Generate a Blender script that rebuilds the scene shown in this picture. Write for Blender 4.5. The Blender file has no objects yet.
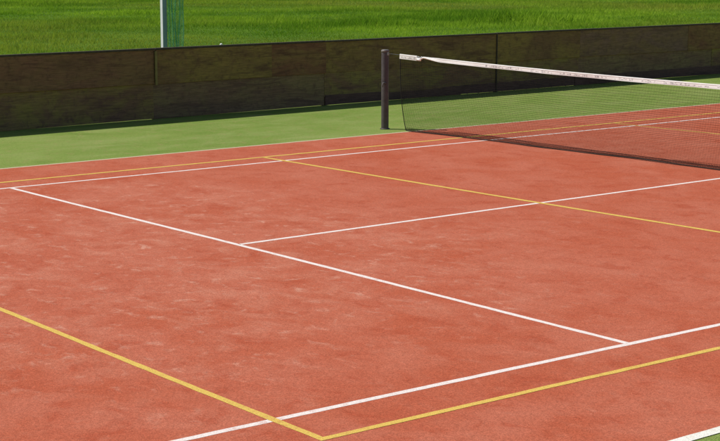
import bpy, bmesh, math, random
import numpy as np
from mathutils import Vector, Matrix
random.seed(7)
rng = np.random.default_rng(11)
scene = bpy.context.scene
C = scene.collection

# ------------------------------------------------------------------ camera
CAM = Vector((-10.27324, 13.40202, 2.28906))
cd = bpy.data.cameras.new('camera')
cam = bpy.data.objects.new('camera', cd)
C.objects.link(cam)
cam.location = CAM
cam.rotation_euler = (1.4041945, -0.0014213, -2.2461076)
cd.sensor_width = 36.0
cd.lens = 36.0 * 1571.747 / 720.0
cd.clip_start = 0.1
cd.clip_end = 3000
scene.camera = cam

# ------------------------------------------------------------------ sky, sun, exposure
SUN = Vector((0.57, 0.50, 1.0)).normalized()          # towards the sun
elev = math.asin(SUN.z)
azim = math.atan2(SUN.x, SUN.y)
world = bpy.data.worlds.new('World')
scene.world = world
world.use_nodes = True
nt = world.node_tree
nt.nodes.clear()
wo = nt.nodes.new('ShaderNodeOutputWorld')
bg = nt.nodes.new('ShaderNodeBackground')
sky = nt.nodes.new('ShaderNodeTexSky')
sky.sky_type = 'NISHITA'
sky.sun_disc = False
sky.sun_elevation = elev
sky.sun_rotation = azim
bg.inputs['Strength'].default_value = 0.075
nt.links.new(sky.outputs[0], bg.inputs[0])
nt.links.new(bg.outputs[0], wo.inputs[0])
sd = bpy.data.lights.new('sun', 'SUN')
sd.energy = 4.2
sd.angle = math.radians(0.55)
sd.color = (1.0, 0.96, 0.90)
sun = bpy.data.objects.new('sun', sd)
C.objects.link(sun)
sun.rotation_euler = (-SUN).to_track_quat('-Z', 'Y').to_euler()
scene.view_settings.view_transform = 'Standard'
scene.view_settings.look = 'None'
scene.view_settings.gamma = 1.0
scene.view_settings.exposure = 0.0
scene.view_settings.use_curve_mapping = False


# ------------------------------------------------------------------ material helpers
class NT:
    def __init__(self, name):
        self.m = bpy.data.materials.new(name)
        self.m.use_nodes = True
        self.t = self.m.node_tree
        self.t.nodes.clear()
        self.out = self.t.nodes.new('ShaderNodeOutputMaterial')

    def n(self, kind, **kw):
        nd = self.t.nodes.new(kind)
        for k, v in kw.items():
            setattr(nd, k, v)
        return nd

    def put(self, sock, v):
        if isinstance(v, bpy.types.NodeSocket):
            self.t.links.new(v, sock)
        elif v is not None:
            if hasattr(v, '__len__') and len(v) == 3 and sock.type == 'RGBA':
                v = (*v, 1.0)
            sock.default_value = v

    def coord(self, scale=(1, 1, 1), rot=(0, 0, 0), loc=(0, 0, 0), kind='Object'):
        tc = self.n('ShaderNodeTexCoord')
        mp = self.n('ShaderNodeMapping')
        mp.inputs['Scale'].default_value = scale
        mp.inputs['Rotation'].default_value = rot
        mp.inputs['Location'].default_value = loc
        self.t.links.new(tc.outputs[kind], mp.inputs['Vector'])
        return mp.outputs[0]

    def world(self, scale=(1, 1, 1), rot=(0, 0, 0), loc=(0, 0, 0)):
        g = self.n('ShaderNodeNewGeometry')
        mp = self.n('ShaderNodeMapping')
        mp.inputs['Scale'].default_value = scale
        mp.inputs['Rotation'].default_value = rot
        mp.inputs['Location'].default_value = loc
        self.t.links.new(g.outputs['Position'], mp.inputs['Vector'])
        return mp.outputs[0]

    def noise(self, vec, scale, detail=3, rough=0.55, dist=0.0):
        nd = self.n('ShaderNodeTexNoise')
        self.put(nd.inputs['Vector'], vec)
        nd.inputs['Scale'].default_value = scale
        nd.inputs['Detail'].default_value = detail
        nd.inputs['Roughness'].default_value = rough
        nd.inputs['Distortion'].default_value = dist
        return nd.outputs['Fac']

    def ramp(self, fac, a, b, lo=0.0, hi=1.0, smooth=True):
        nd = self.n('ShaderNodeMapRange')
        if smooth:
            nd.interpolation_type = 'SMOOTHSTEP'
        self.put(nd.inputs['Value'], fac)
        nd.inputs['From Min'].default_value = a
        nd.inputs['From Max'].default_value = b
        nd.inputs['To Min'].default_value = lo
        nd.inputs['To Max'].default_value = hi
        return nd.outputs['Result']

    def math(self, op, a, b=0.0):
        nd = self.n('ShaderNodeMath', operation=op)
        self.put(nd.inputs[0], a)
        self.put(nd.inputs[1], b)
        return nd.outputs[0]

    def mix(self, fac, a, b, mode='MIX'):
        nd = self.n('ShaderNodeMix', data_type='RGBA', blend_type=mode)
        self.put(nd.inputs['Factor'], fac)
        self.put(nd.inputs['A'], a)
        self.put(nd.inputs['B'], b)
        return nd.outputs['Result']

    def bump(self, h, strength=0.3, dist=0.01):
        nd = self.n('ShaderNodeBump')
        nd.inputs['Strength'].default_value = strength
        nd.inputs['Distance'].default_value = dist
        self.put(nd.inputs['Height'], h)
        return nd.outputs[0]

    def principled(self, col, rough=0.8, spec=0.3, metal=0.0, normal=None, sheen=0.0):
        p = self.n('ShaderNodeBsdfPrincipled')
        self.put(p.inputs['Base Color'], col)
        self.put(p.inputs['Roughness'], rough)
        self.put(p.inputs['Specular IOR Level'], spec)
        self.put(p.inputs['Metallic'], metal)
        if normal is not None:
            self.put(p.inputs['Normal'], normal)
        if sheen:
            p.inputs['Sheen Weight'].default_value = sheen
        self.t.links.new(p.outputs[0], self.out.inputs[0])
        return self.m


def red_turf():
    n = NT('red_turf')
    v = n.world()
    vs = n.world(scale=(0.85, 1.0, 1.0))
    big = n.noise(v, 0.22, 3, 0.6)
    mid = n.noise(vs, 1.3, 5, 0.62, 0.4)
    mott = n.noise(vs, 4.5, 5, 0.65, 0.6)
    fine = n.noise(v, 38, 4, 0.7)
    grain = n.noise(v, 140, 3, 0.7)
    c = n.mix(n.ramp(big, 0.35, 0.65), (0.432, 0.099, 0.047), (0.452, 0.118, 0.064))
    c = n.mix(n.ramp(mid, 0.36, 0.66, 0.0, 0.75), c, (0.488, 0.150, 0.089))
    c = n.mix(n.ramp(mott, 0.50, 0.32, 0.0, 0.6), c, (0.380, 0.074, 0.034))
    # sand brought up by play: pale scuffs gathered behind the service line, few elsewhere
    sep = n.n('ShaderNodeSeparateXYZ')
    n.put(sep.inputs[0], n.world())
    dx = n.math('MULTIPLY', n.math('SUBTRACT', sep.outputs[0], 0.6), 0.30)
    dy = n.math('MULTIPLY', n.math('SUBTRACT', sep.outputs[1], 7.6), 0.36)
    rr = n.math('ADD', n.math('MULTIPLY', dx, dx), n.math('MULTIPLY', dy, dy))
    area = n.math('ADD', n.ramp(rr, 0.15, 2.6, 0.70, 0.22), n.math('MULTIPLY', n.math('SUBTRACT', n.noise(n.world(loc=(3.1, 1.7, 0)), 0.6, 3, 0.5), 0.5), 0.7))
    streak = n.noise(n.world(scale=(0.9, 1.0, 1.0), loc=(5, 2, 0)), 2.3, 6, 0.70, 0.5)
    c = n.mix(n.math('MULTIPLY', n.ramp(streak, 0.42, 0.74), n.ramp(area, 0.10, 0.8, 0.05, 0.62)), c, (0.555, 0.230, 0.148))
    scuff = n.noise(n.world(scale=(0.8, 1.0, 1.0), loc=(1, 7, 0)), 7.5, 6, 0.66, 0.5)
    c = n.mix(n.math('MULTIPLY', n.ramp(scuff, 0.53, 0.74), n.ramp(area, 0.15, 0.75, 0.08, 0.66)), c, (0.61, 0.32, 0.225))
    # fibres and grains
    c = n.mix(0.22, c, n.mix(n.ramp(fine, 0.3, 0.72), (0.62, 0.60, 0.60), (1.42, 1.42, 1.42)), 'MULTIPLY')
    c = n.mix(0.5, c, n.mix(n.ramp(grain, 0.3, 0.72), (0.45, 0.43, 0.42), (1.6, 1.6, 1.62)), 'MULTIPLY')
    h = n.math('ADD', n.math('MULTIPLY', fine, 0.7), n.math('MULTIPLY', grain, 0.5))
    return n.principled(c, 0.95, 0.08, normal=n.bump(h, 0.4, 0.009))


def green_turf():
    n = NT('green_turf')
    v = n.world()
    big = n.noise(v, 0.3, 3, 0.6)
    mid = n.noise(n.world(scale=(1, 0.5, 1)), 2.2, 5, 0.65, 0.5)
    fine = n.noise(v, 34, 4, 0.7)
    grain = n.noise(v, 120, 2, 0.7)
    c = n.mix(n.ramp(big, 0.35, 0.65), (0.160, 0.245, 0.044), (0.205, 0.285, 0.062))
    c = n.mix(n.ramp(mid, 0.42, 0.70, 0.0, 0.7), c, (0.255, 0.315, 0.095))
    c = n.mix(n.ramp(mid, 0.44, 0.28, 0.0, 0.5), c, (0.115, 0.20, 0.032))
    bits = n.noise(n.world(loc=(9, 4, 0)), 9.0, 6, 0.72)
    c = n.mix(n.ramp(bits, 0.50, 0.70, 0.0, 0.65), c, (0.30, 0.25, 0.10))
    c = n.mix(n.ramp(bits, 0.42, 0.28, 0.0, 0.5), c, (0.09, 0.155, 0.03))
    c = n.mix(0.32, c, n.mix(n.ramp(fine, 0.3, 0.72), (0.6, 0.6, 0.55), (1.42, 1.4, 1.45)), 'MULTIPLY')
    c = n.mix(0.75, c, n.mix(n.ramp(grain, 0.3, 0.72), (0.45, 0.45, 0.42), (1.6, 1.55, 1.6)), 'MULTIPLY')
    h = n.math('ADD', n.math('MULTIPLY', fine, 0.7), n.math('MULTIPLY', grain, 0.5))
    return n.principled(c, 0.95, 0.08, normal=n.bump(h, 0.55, 0.012))


def line_paint(name, col, worn, red=(0.46, 0.11, 0.06)):
    n = NT(name)
    v = n.world()
    w = n.noise(v, 16, 5, 0.7)
    g = n.noise(v, 130, 2, 0.7)
    c = n.mix(n.ramp(w, 0.45, 0.78, 0.0, 0.5), col, worn)
    d = n.noise(v, 1.4, 4, 0.6)
    c = n.mix(n.math('MULTIPLY', n.ramp(w, 0.48, 0.66), n.ramp(d, 0.45, 0.70, 0.0, 0.35)), c, red)
    c = n.mix(0.45, c, n.mix(n.ramp(g, 0.3, 0.7), (0.62, 0.6, 0.58), (1.3, 1.3, 1.3)), 'MULTIPLY')
    return n.principled(c, 0.92, 0.1, normal=n.bump(g, 0.4, 0.008))


def board(name, col, alt, stain, seed):
    n = NT(name)
    v = n.coord(loc=(seed * 3.7, seed * 1.9, seed * 0.7))
    streak = n.noise(n.coord(scale=(1, 0.55, 5), loc=(seed, seed * 2.3, seed)), 1.7, 6, 0.68, 0.8)
    grainv = n.noise(n.coord(scale=(1, 1.6, 26), loc=(seed, seed, 0)), 3.0, 5, 0.7)
    blot = n.noise(n.coord(scale=(1, 0.7, 1.6), loc=(seed * 2, 0, seed)), 1.6, 6, 0.66, 0.6)
    spots = n.noise(v, 11, 5, 0.7)
    c = n.mix(n.ramp(blot, 0.36, 0.66), col, alt)
    c = n.mix(n.ramp(streak, 0.50, 0.68, 0.0, 0.75), c, stain)
    c = n.mix(n.ramp(spots, 0.50, 0.68, 0.0, 0.6), c, stain)
    c = n.mix(0.6, c, n.mix(n.ramp(grainv, 0.3, 0.7), (0.55, 0.55, 0.55), (1.42, 1.40, 1.36)), 'MULTIPLY')
    return n.principled(c, 0.85, 0.2, normal=n.bump(n.math('ADD', grainv, streak), 0.35, 0.004))


def plain(name, col, col2=None, rough=0.6, spec=0.35, metal=0.0, scale=14, bump=0.1):
    n = NT(name)
    v = n.coord()
    a = n.noise(v, scale, 5, 0.65)
    b = n.noise(v, scale * 7, 3, 0.6)
    col2 = col2 or tuple(x * 0.7 for x in col)
    c = n.mix(n.ramp(a, 0.35, 0.68), col, col2)
    return n.principled(c, n.ramp(b, 0.2, 0.8, rough - 0.1, min(1, rough + 0.1)), spec, metal, normal=n.bump(b, bump, 0.003))


def tape_cloth():
    n = NT('headband_cloth')
    v = n.coord()
    a = n.noise(v, 6, 5, 0.65)
    b = n.noise(n.coord(scale=(1, 1, 4)), 40, 3, 0.65)
    c = n.mix(n.ramp(a, 0.40, 0.70), (0.86, 0.84, 0.80), (0.79, 0.76, 0.72))
    c = n.mix(n.ramp(b, 0.62, 0.8, 0, 0.2), c, (0.62, 0.58, 0.54))
    return n.principled(c, 0.85, 0.15, normal=n.bump(b, 0.3, 0.004))


def grass_blades():
    n = NT('grass_blades')
    at = n.n('ShaderNodeAttribute', attribute_name='tint')
    ov = n.n('ShaderNodeAttribute', attribute_name='dry')
    c = n.mix(at.outputs['Fac'], (0.125, 0.250, 0.020), (0.320, 0.480, 0.046))
    c = n.mix(n.math('MULTIPLY', ov.outputs['Fac'], 0.75), c, (0.360, 0.360, 0.070))
    d = n.n('ShaderNodeBsdfDiffuse')
    tr = n.n('ShaderNodeBsdfTranslucent')
    n.put(d.inputs['Color'], c)
    n.put(tr.inputs['Color'], n.mix(1.0, c, (1.15, 1.25, 0.6), 'MULTIPLY'))
    mx = n.n('ShaderNodeMixShader')
    mx.inputs[0].default_value = 0.38
    n.t.links.new(d.outputs[0], mx.inputs[1])
    n.t.links.new(tr.outputs[0], mx.inputs[2])
    n.t.links.new(mx.outputs[0], n.out.inputs[0])
    return n.m


def meadow_soil():
    n = NT('meadow_ground')
    v = n.world()
    a = n.noise(v, 0.25, 5, 0.6)
    b = n.noise(v, 7, 6, 0.7)
    c = n.mix(n.ramp(a, 0.35, 0.65), (0.060, 0.135, 0.012), (0.095, 0.180, 0.018))
    c = n.mix(n.ramp(b, 0.45, 0.75, 0, 0.7), c, (0.12, 0.18, 0.025))
    c = n.mix(n.ramp(b, 0.45, 0.25, 0, 0.6), c, (0.035, 0.06, 0.01))
    return n.principled(c, 0.95, 0.05, normal=n.bump(b, 0.8, 0.05))


M = dict(
    red=red_turf(), green=green_turf(), soil=meadow_soil(), grass=grass_blades(),
    white=line_paint('white_line', (0.82, 0.73, 0.68), (0.70, 0.54, 0.47)),
    edge=line_paint('white_edge_line', (0.82, 0.80, 0.72), (0.72, 0.66, 0.54), (0.60, 0.50, 0.36)),
    edge_dull=line_paint('dulled_edge_line', (0.60, 0.50, 0.34), (0.42, 0.34, 0.18), (0.34, 0.20, 0.09)),
    yellow=line_paint('yellow_line', (0.70, 0.48, 0.110), (0.62, 0.37, 0.105)),
    tape=tape_cloth(),
    net=plain('net_string', (0.010, 0.009, 0.008), (0.016, 0.013, 0.011), 0.9, 0.05),
    cord=plain('net_cord', (0.028, 0.028, 0.024), None, 0.8, 0.2),
    cable=plain('steel_cable', (0.16, 0.16, 0.16), None, 0.4, 0.5, 0.6),
    post=plain('post_paint', (0.095, 0.078, 0.078), (0.066, 0.053, 0.054), 0.5, 0.4, 0.0, 9),
    cap=plain('post_cap', (0.20, 0.18, 0.165), None, 0.5),
    stitch=plain('stitching', (0.52, 0.46, 0.43), None, 0.9),
    print_=plain('faded_print', (0.48, 0.47, 0.47), (0.66, 0.64, 0.62), 0.9),
    litwhite=plain('lit_face_white', (0.80, 0.80, 0.80), (0.70, 0.71, 0.72), 0.45, 0.4, 0, 5),  # sunlit tone of the ball stop post
    shadegrey=plain('shaded_face_blue_grey', (0.34, 0.41, 0.47), (0.28, 0.34, 0.39), 0.5, 0.4, 0, 5),  # shaded tone of the same post, shade put into the colour
    galv=plain('galvanised', (0.42, 0.43, 0.44), None, 0.45, 0.5, 0.7),
    greennet=plain('green_net_string', (0.10, 0.50, 0.19), (0.42, 0.78, 0.50), 0.5, 0.5, 0, 9),
    ball=plain('white_felt', (0.80, 0.82, 0.74), (0.70, 0.72, 0.62), 0.9),
    ballseam=plain('ball_seam', (0.45, 0.45, 0.42), None, 0.7),
    rail=plain('dark_rail', (0.058, 0.050, 0.040), (0.085, 0.074, 0.052), 0.8, 0.2),
    brown=board('brown_board', (0.221, 0.121, 0.074), (0.214, 0.140, 0.066), (0.115, 0.066, 0.045), 1.0),
    brown2=board('red_brown_board', (0.241, 0.163, 0.065), (0.201, 0.100, 0.058), (0.107, 0.058, 0.038), 5.3),
    olive=board('olive_board', (0.261, 0.196, 0.062), (0.194, 0.121, 0.062), (0.113, 0.067, 0.043), 2.0),
    olive2=board('mossy_board', (0.254, 0.209, 0.067), (0.201, 0.121, 0.074), (0.126, 0.070, 0.060), 3.4),
    grey=board('grey_olive_board', (0.234, 0.175, 0.088), (0.201, 0.128, 0.083), (0.123, 0.075, 0.060), 4.2),
    purple=board('purple_grey_board', (0.201, 0.128, 0.098), (0.221, 0.151, 0.074), (0.117, 0.072, 0.060), 6.1),
    dark=board('dark_damp_board', (0.138, 0.080, 0.065), (0.121, 0.075, 0.059), (0.078, 0.049, 0.045), 7.7),
)


# ------------------------------------------------------------------ object helpers
def link(name, me, mat, parent=None):
    o = bpy.data.objects.new(name, me)
    C.objects.link(o)
    if mat:
        me.materials.append(mat)
    o.parent = parent
    return o


def pydata(name, vs, fs, mat, parent=None, smooth=False):
    me = bpy.data.meshes.new(name)
    me.from_pydata([tuple(v) for v in vs], [], fs)
    me.update()
    if smooth:
        me.polygons.foreach_set('use_smooth', [True] * len(me.polygons))
    return link(name, me, mat, parent)


def bm_obj(name, bm, mat, parent=None, smooth=False):
    me = bpy.data.meshes.new(name)
    bm.normal_update()
    bm.to_mesh(me)
    bm.free()
    if smooth:
        me.polygons.foreach_set('use_smooth', [True] * len(me.polygons))
    return link(name, me, mat, parent)


def empty(name, loc=(0, 0, 0), rz=0.0):
    o = bpy.data.objects.new(name, None)
    o.empty_display_size = 0.2
    C.objects.link(o)
    o.location = loc
    o.rotation_euler = (0, 0, rz)
    return o


def tag(o, label=None, cat=None, group=None, kind=None):
    for k, v in (('label', label), ('category', cat), ('group', group), ('kind', kind)):
        if v:
            o[k] = v
    return o


def box_bm(x0, x1, y0, y1, z0, z1, bevel=0.0):
    bm = bmesh.new()
    bmesh.ops.create_cube(bm, size=1.0)
    bmesh.ops.scale(bm, vec=(x1 - x0, y1 - y0, z1 - z0), verts=bm.verts)
    bmesh.ops.translate(bm, vec=((x0 + x1) / 2, (y0 + y1) / 2, (z0 + z1) / 2), verts=bm.verts)
    if bevel:
        bmesh.ops.bevel(bm, geom=list(bm.edges), offset=bevel, segments=2, affect='EDGES', profile=0.6)
    return bm


def lathe(prof, seg=24):
    vs, fs = [], []
    for (r, z) in prof:
        for k in range(seg):
            a = 2 * math.pi * k / seg
            vs.append((r * math.cos(a), r * math.sin(a), z))
    for i in range(len(prof) - 1):
        for k in range(seg):
            a, b = i * seg + k, i * seg + (k + 1) % seg
            fs.append((a, b, b + seg, a + seg))
    fs.append(tuple(range(seg - 1, -1, -1)))
    fs.append(tuple(range((len(prof) - 1) * seg, len(prof) * seg)))
    return vs, fs


class Tubes:
    """many thin strings gathered in one mesh"""
    def __init__(self, sides=3):
        self.v, self.f, self.s = [], [], sides

    def add(self, pts, r):
        pts = [Vector(p) for p in pts]
        s, base = self.s, len(self.v)
        for i, p in enumerate(pts):
            d = (pts[min(i + 1, len(pts) - 1)] - pts[max(i - 1, 0)])
            if d.length < 1e-9:
                d = Vector((0, 0, 1))
            d.normalize()
            up = Vector((0, 1, 0)) if abs(d.y) < 0.8 else Vector((0, 0, 1))
            a = d.cross(up).normalized()
            b = d.cross(a)
            for k in range(s):
                t = 2 * math.pi * k / s
                self.v.append(p + a * (r * math.cos(t)) + b * (r * math.sin(t)))
        for i in range(len(pts) - 1):
            for k in range(s):
                q, w = base + i * s + k, base + i * s + (k + 1) % s
                self.f.append((q, w, w + s, q + s))
        if s > 3:
            self.f.append(tuple(base + k for k in range(s - 1, -1, -1)))
            e = base + (len(pts) - 1) * s
            self.f.append(tuple(e + k for k in range(s)))

    def build(self, name, mat, parent=None, smooth=True):
        return pydata(name, self.v, self.f, mat, parent, smooth)


def vnoise(x, y, seed=0):
    """smooth value noise in 0..1 for arrays"""
    xi, yi = np.floor(x).astype(np.int64), np.floor(y).astype(np.int64)
    fx, fy = x - xi, y - yi
    fx, fy = fx * fx * (3 - 2 * fx), fy * fy * (3 - 2 * fy)

    def h(a, b):
        t = np.sin(a * 127.1 + b * 311.7 + seed * 74.7) * 43758.5453
        return t - np.floor(t)
    return (h(xi, yi) * (1 - fx) + h(xi + 1, yi) * fx) * (1 - fy) + (h(xi, yi + 1) * (1 - fx) + h(xi + 1, yi + 1) * fx) * fy


def fbm(x, y, seed=0, o=4):
    s, a, t = 0, 1.0, 0
    for k in range(o):
        s = s + a * vnoise(x * 2 ** k, y * 2 ** k, seed + k * 13)
        t += a
        a *= 0.55
    return s / t


# ------------------------------------------------------------------ the setting: ground sheets
def sheet(name, pts, z, mat, parent=None):
    return pydata(name, [(x, y, z) for x, y in pts], [tuple(range(len(pts)))], mat, parent)


tag(sheet('meadow', [(-900, -900), (900, -900), (900, 900), (-900, 900)], -0.035, M['soil']), kind='structure')
FENCE_K, FENCE_X = -0.0527, 8.992


def fx(y):
    return FENCE_K * y + FENCE_X


tag(sheet('green_apron', [(-13, -19), (fx(-19) + 0.55, -19), (fx(19) + 0.55, 19), (-13, 19)], 0.0, M['green']), kind='structure')

# line axes as laid on this court (x as a function of y, or y as a function of x)
def far_single(y): return 4.095 - 0.0105 * y
def far_volley(y): return 4.505 - 0.0140 * y
def far_double(y): return 5.455 - 0.0100 * y
def near_single(y): return -4.25 + 0.0175 * y
def near_volley(y): return -4.66 + 0.0190 * y
def near_double(y): return -5.655 + 0.0110 * y
def centre(y): return 0.085 - 0.008 * y
def serv(x): return 6.41
def serv2(x): return -6.41
def end1(x): return 8.935 - 0.014 * x
def end2(x): return -9.03
def att1(x): return 2.945 + 0.022 * x
def att2(x): return -3.10 + 0.025 * x
def base1(x): return 11.885
def base2(x): return -11.885


court = sheet('red_court', [(near_double(-11.9), -11.9), (far_double(-11.9), -11.9), (far_double(11.9), 11.9), (near_double(11.9), 11.9)], 0.003, M['red'])
tag(court, kind='structure')


def stripe(name, f, a, b, w, z, mat, along='y'):
    n = max(2, int(abs(b - a) / 0.12))
    vs, fs = [], []
    ph = random.uniform(0, 100)
    for i in range(n + 1):
        t = a + (b - a) * i / n
        c = f(t) + 0.006 * math.sin(t * 0.9 + ph) + random.gauss(0, 0.0007)
        for s in (-1, 1):
            e = c + s * (w / 2 + random.gauss(0, 0.0012))
            vs.append((e, t, z) if along == 'y' else (t, e, z))
    for i in range(n):
        q = (2 * i, 2 * i + 1, 2 * i + 3, 2 * i + 2)
        fs.append(q if along == 'y' else q[::-1])
    o = pydata(name, vs, fs, mat, court)
    if o.data.polygons[0].normal.z < 0:
        o.data.flip_normals()
    return o


W, ZW, ZY = 0.046, 0.0038, 0.0047
stripe('singles_sideline', far_single, -11.86, 11.86, W, ZW, M['white'])
stripe('singles_sideline', near_single, -11.86, 11.86, W, ZW, M['white'])
stripe('doubles_sideline', far_double, -11.92, 11.92, 0.050, ZW, M['edge_dull'])
stripe('doubles_sideline', near_double, -11.92, 11.92, 0.070, ZW, M['edge'])
stripe('service_line', serv, near_single(6.41) + W / 2, far_single(6.41) - W / 2, W, ZW, M['white'], 'x')
stripe('service_line', serv2, near_single(-6.41) + W / 2, far_single(-6.41) - W / 2, W, ZW, M['white'], 'x')
stripe('centre_service_line', centre, -6.41 + W / 2, 6.41 - W / 2, W, ZW, M['white'])
stripe('baseline', base1, near_double(11.9) + .05, far_double(11.9) - .04, 0.08, ZW, M['white'], 'x')
stripe('baseline', base2, near_double(-11.9) + .05, far_double(-11.9) - .04, 0.08, ZW, M['white'], 'x')
stripe('volleyball_sideline', far_volley, -9.03 - W / 2, end1(4.4) + W / 2, 0.054, ZY, M['yellow'])
stripe('volleyball_sideline', near_volley, -9.03 - W / 2, end1(-4.5) + W / 2, W, ZY, M['yellow'])
stripe('volleyball_end_line', end1, near_volley(9) + W / 2, far_volley(9) - W / 2, W, ZY, M['yellow'], 'x')
stripe('volleyball_end_line', end2, near_volley(-9) + W / 2, far_volley(-9) - W / 2, W, ZY, M['yellow'], 'x')
stripe('attack_line', att1, near_volley(3) + W / 2, far_volley(3) - W / 2, 0.054, ZY, M['yellow'], 'x')
stripe('attack_line', att2, near_volley(-3) + W / 2, far_volley(-3) - W / 2, 0.054, ZY, M['yellow'], 'x')

# ------------------------------------------------------------------ low board fence
fence = empty('board_fence', (FENCE_X, 0, 0), math.atan(-FENCE_K))
tag(fence, 'low dark fence of weathered brown and olive boards between the green apron and the meadow', 'fence')


def panel(y0, y1, z0, z1, mat, name='panel', x=0.0, th=0.028, rows=1):
    """board of butted planks: front face with shallow recessed joints"""
    x += random.uniform(-0.004, 0.004)
    tilt = random.uniform(-0.004, 0.004)
    ys = np.linspace(y0 + 0.0006, y1 - 0.0006, max(3, int((y1 - y0) / 0.4)))
    ph = random.uniform(0, 50)
    prof = []
    hs = np.linspace(z0, z1, rows + 1)
    for k in range(rows):
        a, b = hs[k], hs[k + 1]
        dx = random.uniform(-0.0025, 0.0025)
        prof += [(0.004 + dx * 0, a + 0.0005), (dx, a + 0.004), (dx, b - 0.004), (0.004, b - 0.0005)]
    prof += [(th, z1), (th, z0)]
    vs, fs = [], []
    m = len(prof)
    for y in ys:
        wob = 0.005 * math.sin(y * 1.7 + ph)
        sag = 0.0025 * math.sin(y * 1.1 + ph * 2)
        for (px, pz) in prof:
            zz = (pz - z0) / (z1 - z0)
            vs.append((x + px + wob + tilt * zz, y, pz + sag))
    for i in range(len(ys) - 1):
        for k in range(m):
            a, b = i * m + k, i * m + (k + 1) % m
            fs.append((a, b, b + m, a + m))
    fs.append(tuple(range(m)))
    fs.append(tuple((len(ys) - 1) * m + k for k in range(m - 1, -1, -1)))
    o = pydata(name, vs, fs, mat, fence)
    bm = bmesh.new()
    bm.from_mesh(o.data)
    bmesh.ops.recalc_face_normals(bm, faces=bm.faces)
    bm.to_mesh(o.data)
    bm.free()
    return o


upper = [(8.1, 14.0, 'brown2'), (4.95, 8.1, 'olive'), (1.77, 4.95, 'brown'), (-0.35, 1.735, 'olive'), (-1.42, -0.35, 'brown2'), (-5.237, -1.42, 'olive'),
         (-7.42, -5.255, 'olive'), (-10.6, -7.42, 'purple'), (-13.8, -10.6, 'brown2'), (-17, -13.8, 'olive'), (-21, -17, 'grey')]
lower = [(9.3, 14.0, 'olive2'), (5.2, 9.3, 'grey'), (1.78, 5.2, 'olive2'), (-1.40, 1.78, 'grey'), (-5.237, -1.40, 'olive2'), (-7.40, -5.255, 'olive2'),
         (-11.4, -7.40, 'grey'), (-15.5, -11.4, 'olive2'), (-21, -15.5, 'grey')]
for (a, b, m) in upper:
    panel(a, b, 0.500 + random.uniform(-.004, .004), 0.983, M[m])
for (a, b, m) in lower:
    panel(a, b, (0.005 if a > -2 else 0.13) + random.uniform(-.002, .002), 0.520, M[m], x=0.016)
for (a, b) in [(-4.4, -1.41), (-7.3, -4.4), (-10.1, -7.3), (-13.2, -10.1), (-17, -13.2), (-21, -17)]:
    panel(a, b, 0.005 + random.uniform(-.002, .002), 0.172 + random.uniform(-.018, .012), M['dark'], 'kick_board', x=0.004)
# dark cap board along the top, in lengths
ys = [-21, -16.2, -12.1, -7.9, -5.24, -1.4, 1.75, 5.6, 9.8, 14]
for a, b in zip(ys[:-1], ys[1:]):
    bm = box_bm(-0.012, 0.055, a + 0.004, b - 0.004, 0.978 + random.uniform(-.002, .002), 1.005 + random.uniform(-.003, .003), 0.003)
    bm_obj('cap_board', bm, M['rail'], fence)
# posts on the meadow side
for y in ys[1:-1]:
    bm_obj('post', box_bm(0.045, 0.125, y - 0.04, y + 0.04, -0.3, 0.972, 0.004), M['olive'], fence)
# lighter batten over one joint, steel post showing in another
bm_obj('batten', box_bm(-0.034, -0.012, 1.735, 1.770, 0.49, 0.965, 0.003), plain('pale_batten', (0.24, 0.205, 0.075), (0.19, 0.16, 0.06), 0.85), fence)['label'] = 'paler upright batten'
bm_obj('joint_post', box_bm(-0.014, 0.02, -5.255, -5.237, 0.0, 0.975, 0.003), M['rail'], fence)


# ------------------------------------------------------------------ net posts
def net_post(x, label):
    t = empty('net_post', (x, 0, 0))
    tag(t, label, 'net post', 'posts holding the tennis net')
    vs, fs = lathe([(0.050, -0.25), (0.050, 0.02), (0.050, 1.035), (0.049, 1.04)], 28)
    pydata('pole', vs, fs, M['post'], t, True)
    vs, fs = lathe([(0.052, 1.030), (0.054, 1.032), (0.054, 1.052), (0.048, 1.060), (0.030, 1.064)], 28)
    pydata('cap', vs, fs, M['cap'], t, True)
    vs, fs = lathe([(0.066, 0.0), (0.066, 0.010), (0.060, 0.014), (0.051, 0.015)], 28)
    pydata('ground_sleeve', vs, fs, M['post'], t, True)
    s = -1 if x > 0 else 1
    bm = box_bm(min(s * 0.046, s * 0.070), max(s * 0.046, s * 0.070), -0.012, 0.012, 0.99, 1.028, 0.003)
    bm_obj('cable_guide', bm, M['galv'], t)
    tb = Tubes(6)
    tb.add([(s * 0.045, 0.030, 0.62), (s * 0.045, 0.045, 0.62), (s * 0.045, 0.075, 0.62)], 0.012)
    tb.add([(s * 0.045, 0.070, 0.62), (s * 0.035, 0.072, 0.57)], 0.006)
    o = tb.build('tension_winder', M['post'], t)
    return t


net_post(5.92, 'dark grey round net post standing on the green apron before the board fence')
net_post(-6.02, 'dark grey round net post beside the sideline away from the board fence')

# ------------------------------------------------------------------ tennis net
net = empty('tennis_net', (0, 0, 0))
tag(net, 'dark string tennis net with a white headband stretched across the red court', 'net')
XL = 5.61


def tape_top(x):
    return 0.952 + 0.068 * (abs(x) / XL) ** 2.2


def tape_geo(x):
    """centre height, half height, roll of the headband at x"""
    h = 0.0250 + 0.0005 * math.sin(x * 5.1)
    roll = 0.06 * math.sin(x * 1.9)
    if x > 5.27:
        h = 0.031
    elif x > 5.19:
        t = (x - 5.19) / 0.08
        h = 0.030 + 0.006 * math.sin(t * math.pi)
        roll = 1.2 * math.sin(t * math.pi)
    elif x > 4.78:
        t = (5.19 - x) / 0.41
        h = 0.012 + (0.0250 - 0.012) * (t * t * (3 - 2 * t)) + (0.016 * (1 - t / 0.12) if t < 0.12 else 0)
        roll = 1.0 * (1 - t)
    top = tape_top(x)
    return top - h, h, roll


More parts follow.
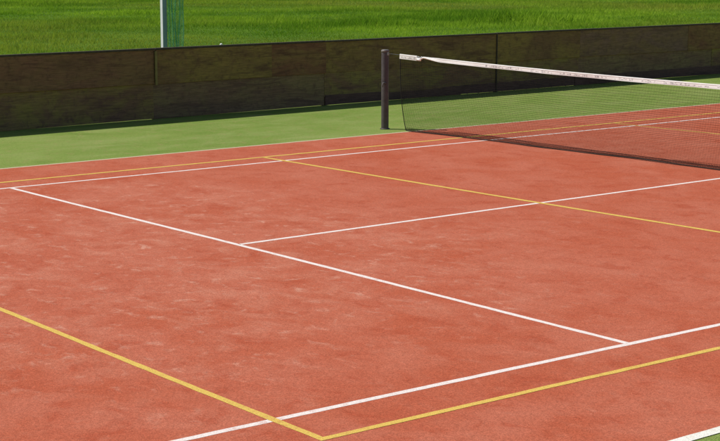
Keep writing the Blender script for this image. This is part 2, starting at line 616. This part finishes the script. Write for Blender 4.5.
def surf(x, z):
    """sideways billow of the net"""
    d = max(0.0, 1 - z)
    return d * (-0.24 * max(0.0, 1 - (abs(x) / 5.5) ** 2) + 0.030 * math.sin(x * 0.8 + 0.4) + 0.016 * math.sin(x * 2.3 + z * 2.0) + 0.007 * math.sin(x * 6.1 + z * 5))


def bottom(x):
    return 0.014 + 0.004 * math.sin(x * 1.7)


def edge_pull(x, z):
    """end cords bow inwards towards the ground"""
    t = max(0.0, 1 - z / 0.98)
    return x * (1 - 0.019 * t ** 3.2)


ROWS = 40
rowt = [((k / ROWS) ** 0.82) for k in range(ROWS + 1)]          # 0 top .. 1 bottom; meshes gather near the ground


def net_pt(x, t):
    zc, h, _ = tape_geo(x)
    zt = zc - h * 0.2
    # slack: the lower rows hang closer together
    tt = t + 0.10 * math.sin(t * math.pi) * t
    tt = min(1.0, tt)
    z = zt + (bottom(x) - zt) * tt + 0.004 * math.sin(x * 3.1 + t * 9) * t
    return (edge_pull(x, z), surf(x, z), max(z, 0.008))


strings = Tubes(3)
NC = 500
xs = [-XL + 2 * XL * i / NC for i in range(NC + 1)]
for x in xs:
    dx = 0.006 * math.sin(x * 4.0)
    strings.add([net_pt(x + dx * k / 12, k / 12) for k in range(13)], 0.00140)
for t in rowt:
    strings.add([net_pt(x, t) for x in xs[::1]], 0.00140)
o = strings.build('mesh', M['net'], net, False)
o['kind'] = 'stuff'
# slack skirt of netting folded along the ground
sk = Tubes(3)
for i, x in enumerate(xs):
    b = net_pt(x, 1.0)
    w = 0.5 + 0.5 * math.sin(x * 2.7) * math.sin(x * 0.9 + 1)
    sk.add([b, (b[0] + 0.01, b[1] - 0.010 - 0.015 * w, b[2] + 0.030 + 0.02 * w), (b[0] + 0.018, b[1] - 0.016 - 0.03 * w, max(0.014, b[2] + 0.004))], 0.00140)
for q in range(3):
    pts = []
    for x in xs:
        b = net_pt(x, 1.0)
        w = 0.5 + 0.5 * math.sin(x * 2.7) * math.sin(x * 0.9 + 1)
        pts.append((b[0], b[1] - (0.006 + 0.009 * q) * (0.6 + w), max(0.014, b[2] + (0.016, 0.036, 0.006)[q] * (0.6 + 0.7 * w))))
    sk.add(pts, 0.0017)
o = sk.build('bottom_fold', M['net'], net, False)
o['kind'] = 'stuff'
tb = Tubes(6)
tb.add([net_pt(x, 1.0) for x in xs], 0.006)
tb.build('bottom_cord', M['cord'], net)
for s in (-1, 1):
    tb = Tubes(6)
    tb.add([net_pt(s * XL, k / 16) for k in range(17)], 0.0055)
    tb.build('edge_cord', M['cord'], net)
tb = Tubes(6)
tb.add([(-5.955, 0, 1.010)] + [(x, 0, tape_top(x) - 0.014) for x in xs[::5]] + [(5.855, 0, 1.012)], 0.0035)
tb.build('cable', M['cable'], net)


def ribbon(xa, xb, n, prof_fn):
    vs, fs = [], []
    m = None
    for i in range(n + 1):
        x = xa + (xb - xa) * i / n
        zc, h, roll = tape_geo(x)
        pr = prof_fn(x, h)
        m = len(pr)
        cr, sr = math.cos(roll), math.sin(roll)
        for (py, pz) in pr:
            vs.append((x, py * cr - pz * sr, zc + py * sr + pz * cr))
    for i in range(n):
        for k in range(m):
            a, b = i * m + k, i * m + (k + 1) % m
            fs.append((a, a + m, b + m, b))
    fs.append(tuple(range(m)))
    fs.append(tuple(n * m + k for k in range(m - 1, -1, -1)))
    return vs, fs


def tape_prof(x, h):
    w = 0.006 + 0.0015 * math.sin(x * 9)
    flare = 0.004 + 0.003 * math.sin(x * 4.3 + 1)
    return [(0.0, h), (w * 0.8, h * 0.82), (w, h * 0.3), (w + flare * 0.4, -h * 0.4), (w + flare, -h),
            (w * 0.4, -h), (-w * 0.4, -h), (-w - flare, -h), (-w - flare * 0.4, -h * 0.4), (-w, h * 0.3), (-w * 0.8, h * 0.82)]


vs, fs = ribbon(-XL - 0.004, XL + 0.004, 560, tape_prof)
head = pydata('headband', vs, fs, M['tape'], net)
bm = bmesh.new()
bm.from_mesh(head.data)
bmesh.ops.recalc_face_normals(bm, faces=bm.faces)
bm.to_mesh(head.data)
bm.free()
# two rows of stitching
for fr in (0.45, -0.62):
    tb = Tubes(4)
    pts = []
    for i in range(281):
        x = -XL + 2 * XL * i / 280
        zc, h, roll = tape_geo(x)
        w = 0.006 + 0.0015 * math.sin(x * 9)
        fl = 0.004 + 0.003 * math.sin(x * 4.3 + 1)
        py = w + (fl * 0.55 if fr < 0 else 0)
        pz = h * fr
        pts.append((x, py * math.cos(roll) - pz * math.sin(roll), zc + py * math.sin(roll) + pz * math.cos(roll)))
    tb.add(pts, 0.0016)
    tb.build('stitching', M['stitch'], head)
# faded, no longer legible print along the lower half of the band
pv, pf = [], []
x = 5.58
r2 = random.Random(5)
while x > -5.5:
    if 5.3 > x > 4.0 or (x < 5.3 and r2.random() < 0.10):
        x -= 0.12
        continue
    L = r2.uniform(0.008, 0.030)
    for s in ((0, 1) if r2.random() < 0.55 else (0,)):
        pts = []
        z0 = r2.uniform(-0.62, -0.25) + s * 0.45
        z1 = z0 + r2.uniform(0.12, 0.42)
        skew = r2.uniform(-0.01, 0.01)
        for (xx, fz) in ((x, z0), (x - L, z0), (x - L + skew, z1), (x + skew, z1)):
            zc, h, roll = tape_geo(xx)
            w = 0.006 + 0.0015 * math.sin(xx * 9)
            fl = 0.004 + 0.003 * math.sin(xx * 4.3 + 1)
            py = w + (fl * max(0, -fz) if fz < 0 else 0) + 0.0025
            pz = h * fz
            pts.append((xx, py * math.cos(roll) - pz * math.sin(roll), zc + py * math.sin(roll) + pz * math.cos(roll)))
        b = len(pv)
        pv += pts
        pf.append((b, b + 1, b + 2, b + 3))
    x -= L + r2.choice((0.006, 0.010, 0.014, 0.045))
o = pydata('faded_print', pv, pf, M['print_'], head)
o['kind'] = 'stuff'

# ------------------------------------------------------------------ things beyond the fence
ROT = cam.rotation_euler.to_matrix()


def pix(u, v, dist):
    d = ROT @ Vector(((u - 360) / 1571.747, -(v - 220.5) / 1571.747, -1))
    d2 = Vector((d.x, d.y, 0)).normalized()
    return Vector((CAM.x, CAM.y, 0)) + d2 * dist, d2


P, vd = pix(164.3, 40, 34.0)
right = Vector((vd.y, -vd.x, 0))
yaw = math.atan2(-vd.y, -vd.x) + math.radians(30)     # broad face turned 30 degrees to the right of the viewer
pole = empty('ball_stop_post', (P.x, P.y, -0.035), yaw)
tag(pole, 'tall square white post, its shaded sides coloured blue grey, standing in the meadow behind the fence', 'post')
bm_obj('upright', box_bm(-0.05, 0.05, -0.05, 0.05, -0.3, 3.6, 0.004), M['shadegrey'], pole)  # body coloured blue grey to paint in the post's shaded side
bm_obj('lit_face', box_bm(-0.047, 0.047, -0.058, -0.0505, 0.02, 3.59, 0.002), M['litwhite'], pole)['label'] = 'white strip colouring the sunlit left face'  # thin white sheet added to paint the sunlit left face
bm_obj('base_plate', box_bm(-0.11, 0.11, -0.11, 0.11, 0.0, 0.012, 0.002), M['galv'], pole)
bm_obj('end_cap', box_bm(-0.053, 0.053, -0.053, 0.053, 3.6, 3.62, 0.004), M['galv'], pole)
# arm that carries the net, to the right of the post
ar = Tubes(8)
Rm = Matrix.Rotation(-yaw, 3, 'Z')
a0 = Rm @ (right * 0.03)
a1 = Rm @ (right * 0.48)
ar.add([(a0.x, a0.y, 3.45), (a1.x, a1.y, 3.45)], 0.016)
ar.build('net_arm', M['galv'], pole)
gn = empty('green_net', (P.x, P.y, 0))
tag(gn, 'bright green string net gathered in folds beside the white post', 'net')
gt = Tubes(3)


def gpt(u, z):
    """u 0..1 along the gathered cloth"""
    f = 4.5
    sway = 0.018 * math.sin(z * 2.1 + u * 5) + 0.012 * math.sin(z * 5.3 + u * 11)
    a = 0.075 + 0.325 * (u + 0.06 * math.sin(u * f * 2 * math.pi)) + sway * (0.3 + u)
    b = 0.11 * math.sin(u * f * math.pi * 2 + 0.6 * math.sin(z * 1.3)) + 0.02 * math.sin(z * 4 + u * 20)
    p = right * a + vd * b
    return (p.x, p.y, z)


NU, NZ = 30, 60
for i in range(NU + 1):          # diamond mesh: strings run both ways on the slant
    for sgn in (1, -1):
        pts = []
        for k in range(NZ + 1):
            z = 3.43 * (1 - k / NZ) + 0.01
            u = i / NU + sgn * 0.5 / NU * (1 if k % 2 else -1) * 0.9
            pts.append(gpt(min(1, max(0, u)), z))
        gt.add(pts, 0.0050)
o = gt.build('mesh', M['greennet'], gn, False)
o['kind'] = 'stuff'
tb = Tubes(5)
tb.add([gpt(1.0, 3.43 * (1 - k / 40) + 0.01) for k in range(41)], 0.006)
tb.build('edge_cord', M['greennet'], gn)
tb = Tubes(5)
tb.add([gpt(k / 60, 3.44) for k in range(61)], 0.006)
tb.build('head_cord', M['greennet'], gn)

# small white ball lying in the grass
BP, bd = pix(221.2, 43.5, 40.5)
ball = empty('ball', (BP.x, BP.y, -0.035))
tag(ball, 'small white ball lying in the grass behind the fence', 'ball')
bm = bmesh.new()
bmesh.ops.create_icosphere(bm, subdivisions=3, radius=0.040)
for v_ in bm.verts:
    v_.co.z += 0.085
bm_obj('felt', bm, M['ball'], ball, True)
sm = Tubes(5)
pts = []
for k in range(65):
    t = 2 * math.pi * k / 64
    q = Vector((math.cos(t) + 0.35 * math.cos(3 * t), math.sin(t) - 0.35 * math.sin(3 * t), 1.15 * math.sin(2 * t))).normalized() * 0.040
    pts.append((q.x, q.y, q.z + 0.085))
sm.add(pts, 0.0018)
sm.build('seam', M['ballseam'], ball)
tf = Tubes(3)                                           # tuft of flattened grass it rests on
for k in range(40):
    a = random.uniform(0, 6.283)
    r = random.uniform(0.0, 0.035)
    tf.add([(r * math.cos(a), r * math.sin(a), 0.0), (r * math.cos(a) * 1.2, r * math.sin(a) * 1.2, 0.042), (r * math.cos(a) * 1.6, r * math.sin(a) * 1.6, 0.050)], 0.002)
tuft = tf.build('flattened_tuft', M['soil'])
tuft.location = (BP.x, BP.y, -0.035)
tag(tuft, kind='stuff', label='flattened tuft of grass under the small white ball', cat='grass')


# ------------------------------------------------------------------ meadow grass: one mass of blades
def grass():
    va = math.atan2(vd_c.y, vd_c.x)
    half = math.radians(22)
    r0, r1 = 17.0, 118.0
    rho = 12500.0                                      # blades per radian and metre of range
    n = int(rho * 2 * half * (r1 - r0))
    r = r0 + (r1 - r0) * rng.random(n)
    a = va + (rng.random(n) * 2 - 1) * half
    x = CAM.x + r * np.cos(a)
    y = CAM.y + r * np.sin(a)
    keep = x > (FENCE_K * y + FENCE_X + 0.62)
    keep &= (x - BP.x) ** 2 + (y - BP.y) ** 2 > 0.05
    # keep the sight line to the ball mown
    rel = (x - BP.x) * bd.x + (y - BP.y) * bd.y
    lat = np.abs(-(x - BP.x) * bd.y + (y - BP.y) * bd.x)
    nearball = (lat < 0.25) & (rel < 0) & (rel > -3.0)
    x, y, r = x[keep], y[keep], r[keep]
    nearball = nearball[keep]
    n = len(x)
    # gather blades towards clump centres
    cx = np.round(x / 0.22 + (rng.random(n) - 0.5) * 0.4) * 0.22
    cy = np.round(y / 0.22 + (rng.random(n) - 0.5) * 0.4) * 0.22
    jx = (vnoise(cx * 9.1, cy * 7.3, 3) - 0.5) * 0.2
    jy = (vnoise(cx * 5.7, cy * 8.9, 4) - 0.5) * 0.2
    pull = 0.45 * rng.random(n)
    x = x + (cx + jx - x) * pull
    y = y + (cy + jy - y) * pull
    patch = fbm(x * 0.16, y * 0.16, 5, 4)
    clump = fbm(x * 1.1, y * 1.1, 9, 3)
    tall = np.zeros(n)
    for (u, v, su, sv, amp) in LUSH:
        q = lush_pt(u, v)
        dx, dy = x - q.x, y - q.y
        tall += amp * np.exp(-((dx * rt_c.x + dy * rt_c.y) / su) ** 2 - ((dx * vd_c.x + dy * vd_c.y) / sv) ** 2)
    h = 0.030 + 0.050 * np.clip((patch - 0.40) / 0.25, 0, 1) + 0.05 * np.clip((clump - 0.5) / 0.25, 0, 1) * (0.4 + patch)
    h = h + 0.15 * np.clip(tall, 0, 1.2) * (0.35 + 1.1 * np.clip((clump - 0.3) / 0.35, 0, 1))
    tuss = np.clip((fbm(x * 0.75, y * 0.75, 41, 3) - 0.42) / 0.2, 0, 1)
    h = h + 0.10 * np.clip(tall, 0, 1) * tuss + 0.03 * tuss * (patch > 0.5)
    h *= 0.6 + 0.8 * rng.random(n)
    h = np.where(nearball, np.minimum(h, 0.03), h)
    w = (0.0045 + 0.004 * rng.random(n)) * (r / 34.0) ** 0.8 * (1 + 1.8 * np.clip(tall, 0, 1) * tuss)
    th = rng.random(n) * 2 * math.pi
    lean = (0.25 + 0.7 * rng.random(n)) * h
    la = rng.random(n) * 2 * math.pi
    z0 = -0.04
    V = np.empty((n, 3, 3), np.float32)
    V[:, 0, 0], V[:, 0, 1], V[:, 0, 2] = x - w * np.cos(th), y - w * np.sin(th), z0
    V[:, 1, 0], V[:, 1, 1], V[:, 1, 2] = x + w * np.cos(th), y + w * np.sin(th), z0
    V[:, 2, 0], V[:, 2, 1], V[:, 2, 2] = x + lean * np.cos(la), y + lean * np.sin(la), z0 + h + 0.01
    me = bpy.data.meshes.new('meadow_grass')
    me.vertices.add(n * 3)
    me.vertices.foreach_set('co', V.reshape(-1))
    me.loops.add(n * 3)
    me.loops.foreach_set('vertex_index', np.arange(n * 3, dtype=np.int32))
    me.polygons.add(n)
    me.polygons.foreach_set('loop_start', np.arange(0, n * 3, 3, dtype=np.int32))
    me.update(calc_edges=True)
    tint = np.clip(0.40 + 2.0 * (fbm(x * 0.28, y * 0.28, 21, 4) - 0.5) + 0.28 * (rng.random(n) - 0.5) - 0.45 * np.clip(tall, 0, 1) * (0.75 - tuss), 0, 1)
    dry = np.clip((fbm(x * 0.11 + 4, y * 0.11, 33, 4) - 0.46) / 0.22, 0, 1) * (0.35 + 0.65 * rng.random(n))
    dry = np.where(rng.random(n) < 0.04, 0.9, dry) * (1 - np.clip(tall, 0, 1))
    for (u, v, su, sv, amp) in DRY:
        q = lush_pt(u, v)
        dx, dy = x - q.x, y - q.y
        dry += amp * np.exp(-((dx * rt_c.x + dy * rt_c.y) / su) ** 2 - ((dx * vd_c.x + dy * vd_c.y) / sv) ** 2) * (0.3 + 0.7 * rng.random(n)) * (0.4 + 1.2 * clump)
    dry = np.clip(dry, 0, 1)
    for nm, arr in (('tint', tint), ('dry', dry)):
        at = me.attributes.new(nm, 'FLOAT', 'POINT')
        at.data.foreach_set('value', np.repeat(arr, 3).astype(np.float32))
    o = link('meadow_grass', me, M['grass'])
    tag(o, 'rough green meadow grass beyond the board fence', 'grass', kind='stuff')


def lush_pt(u, v):
    d = ROT @ Vector(((u - 360) / 1571.747, -(v - 220.5) / 1571.747, -1))
    return CAM + d * (-CAM.z / d.z)


_d = ROT @ Vector((0, 0, -1))
vd_c = Vector((_d.x, _d.y, 0)).normalized()
rt_c = Vector((vd_c.y, -vd_c.x, 0))
# weedier growth in the meadow: place, half width across and along the view, amount
LUSH = [(545, 22, 2.4, 2.2, 0.9), (500, 21, 1.2, 1.5, 1.1), (465, 17, 3.0, 3.0, 0.55), (385, 25, 2.4, 1.2, 0.55), (310, 21, 2.5, 1.6, 0.4),
        (595, 12, 2.6, 5.0, 0.45), (130, 13, 1.6, 1.6, 0.6), (20, 4, 3.0, 3.0, 0.5), (265, 20, 0.8, 0.9, 0.5), (690, 6, 2, 4, 0.35)]
DRY = [(660, 9, 4, 6, 0.7), (600, 4, 4, 6, 0.5), (280, 5, 5, 6, 0.6), (205, 22, 2.5, 4, 0.3), (400, 6, 4, 5, 0.4), (90, 2, 4, 5, 0.4)]
grass()
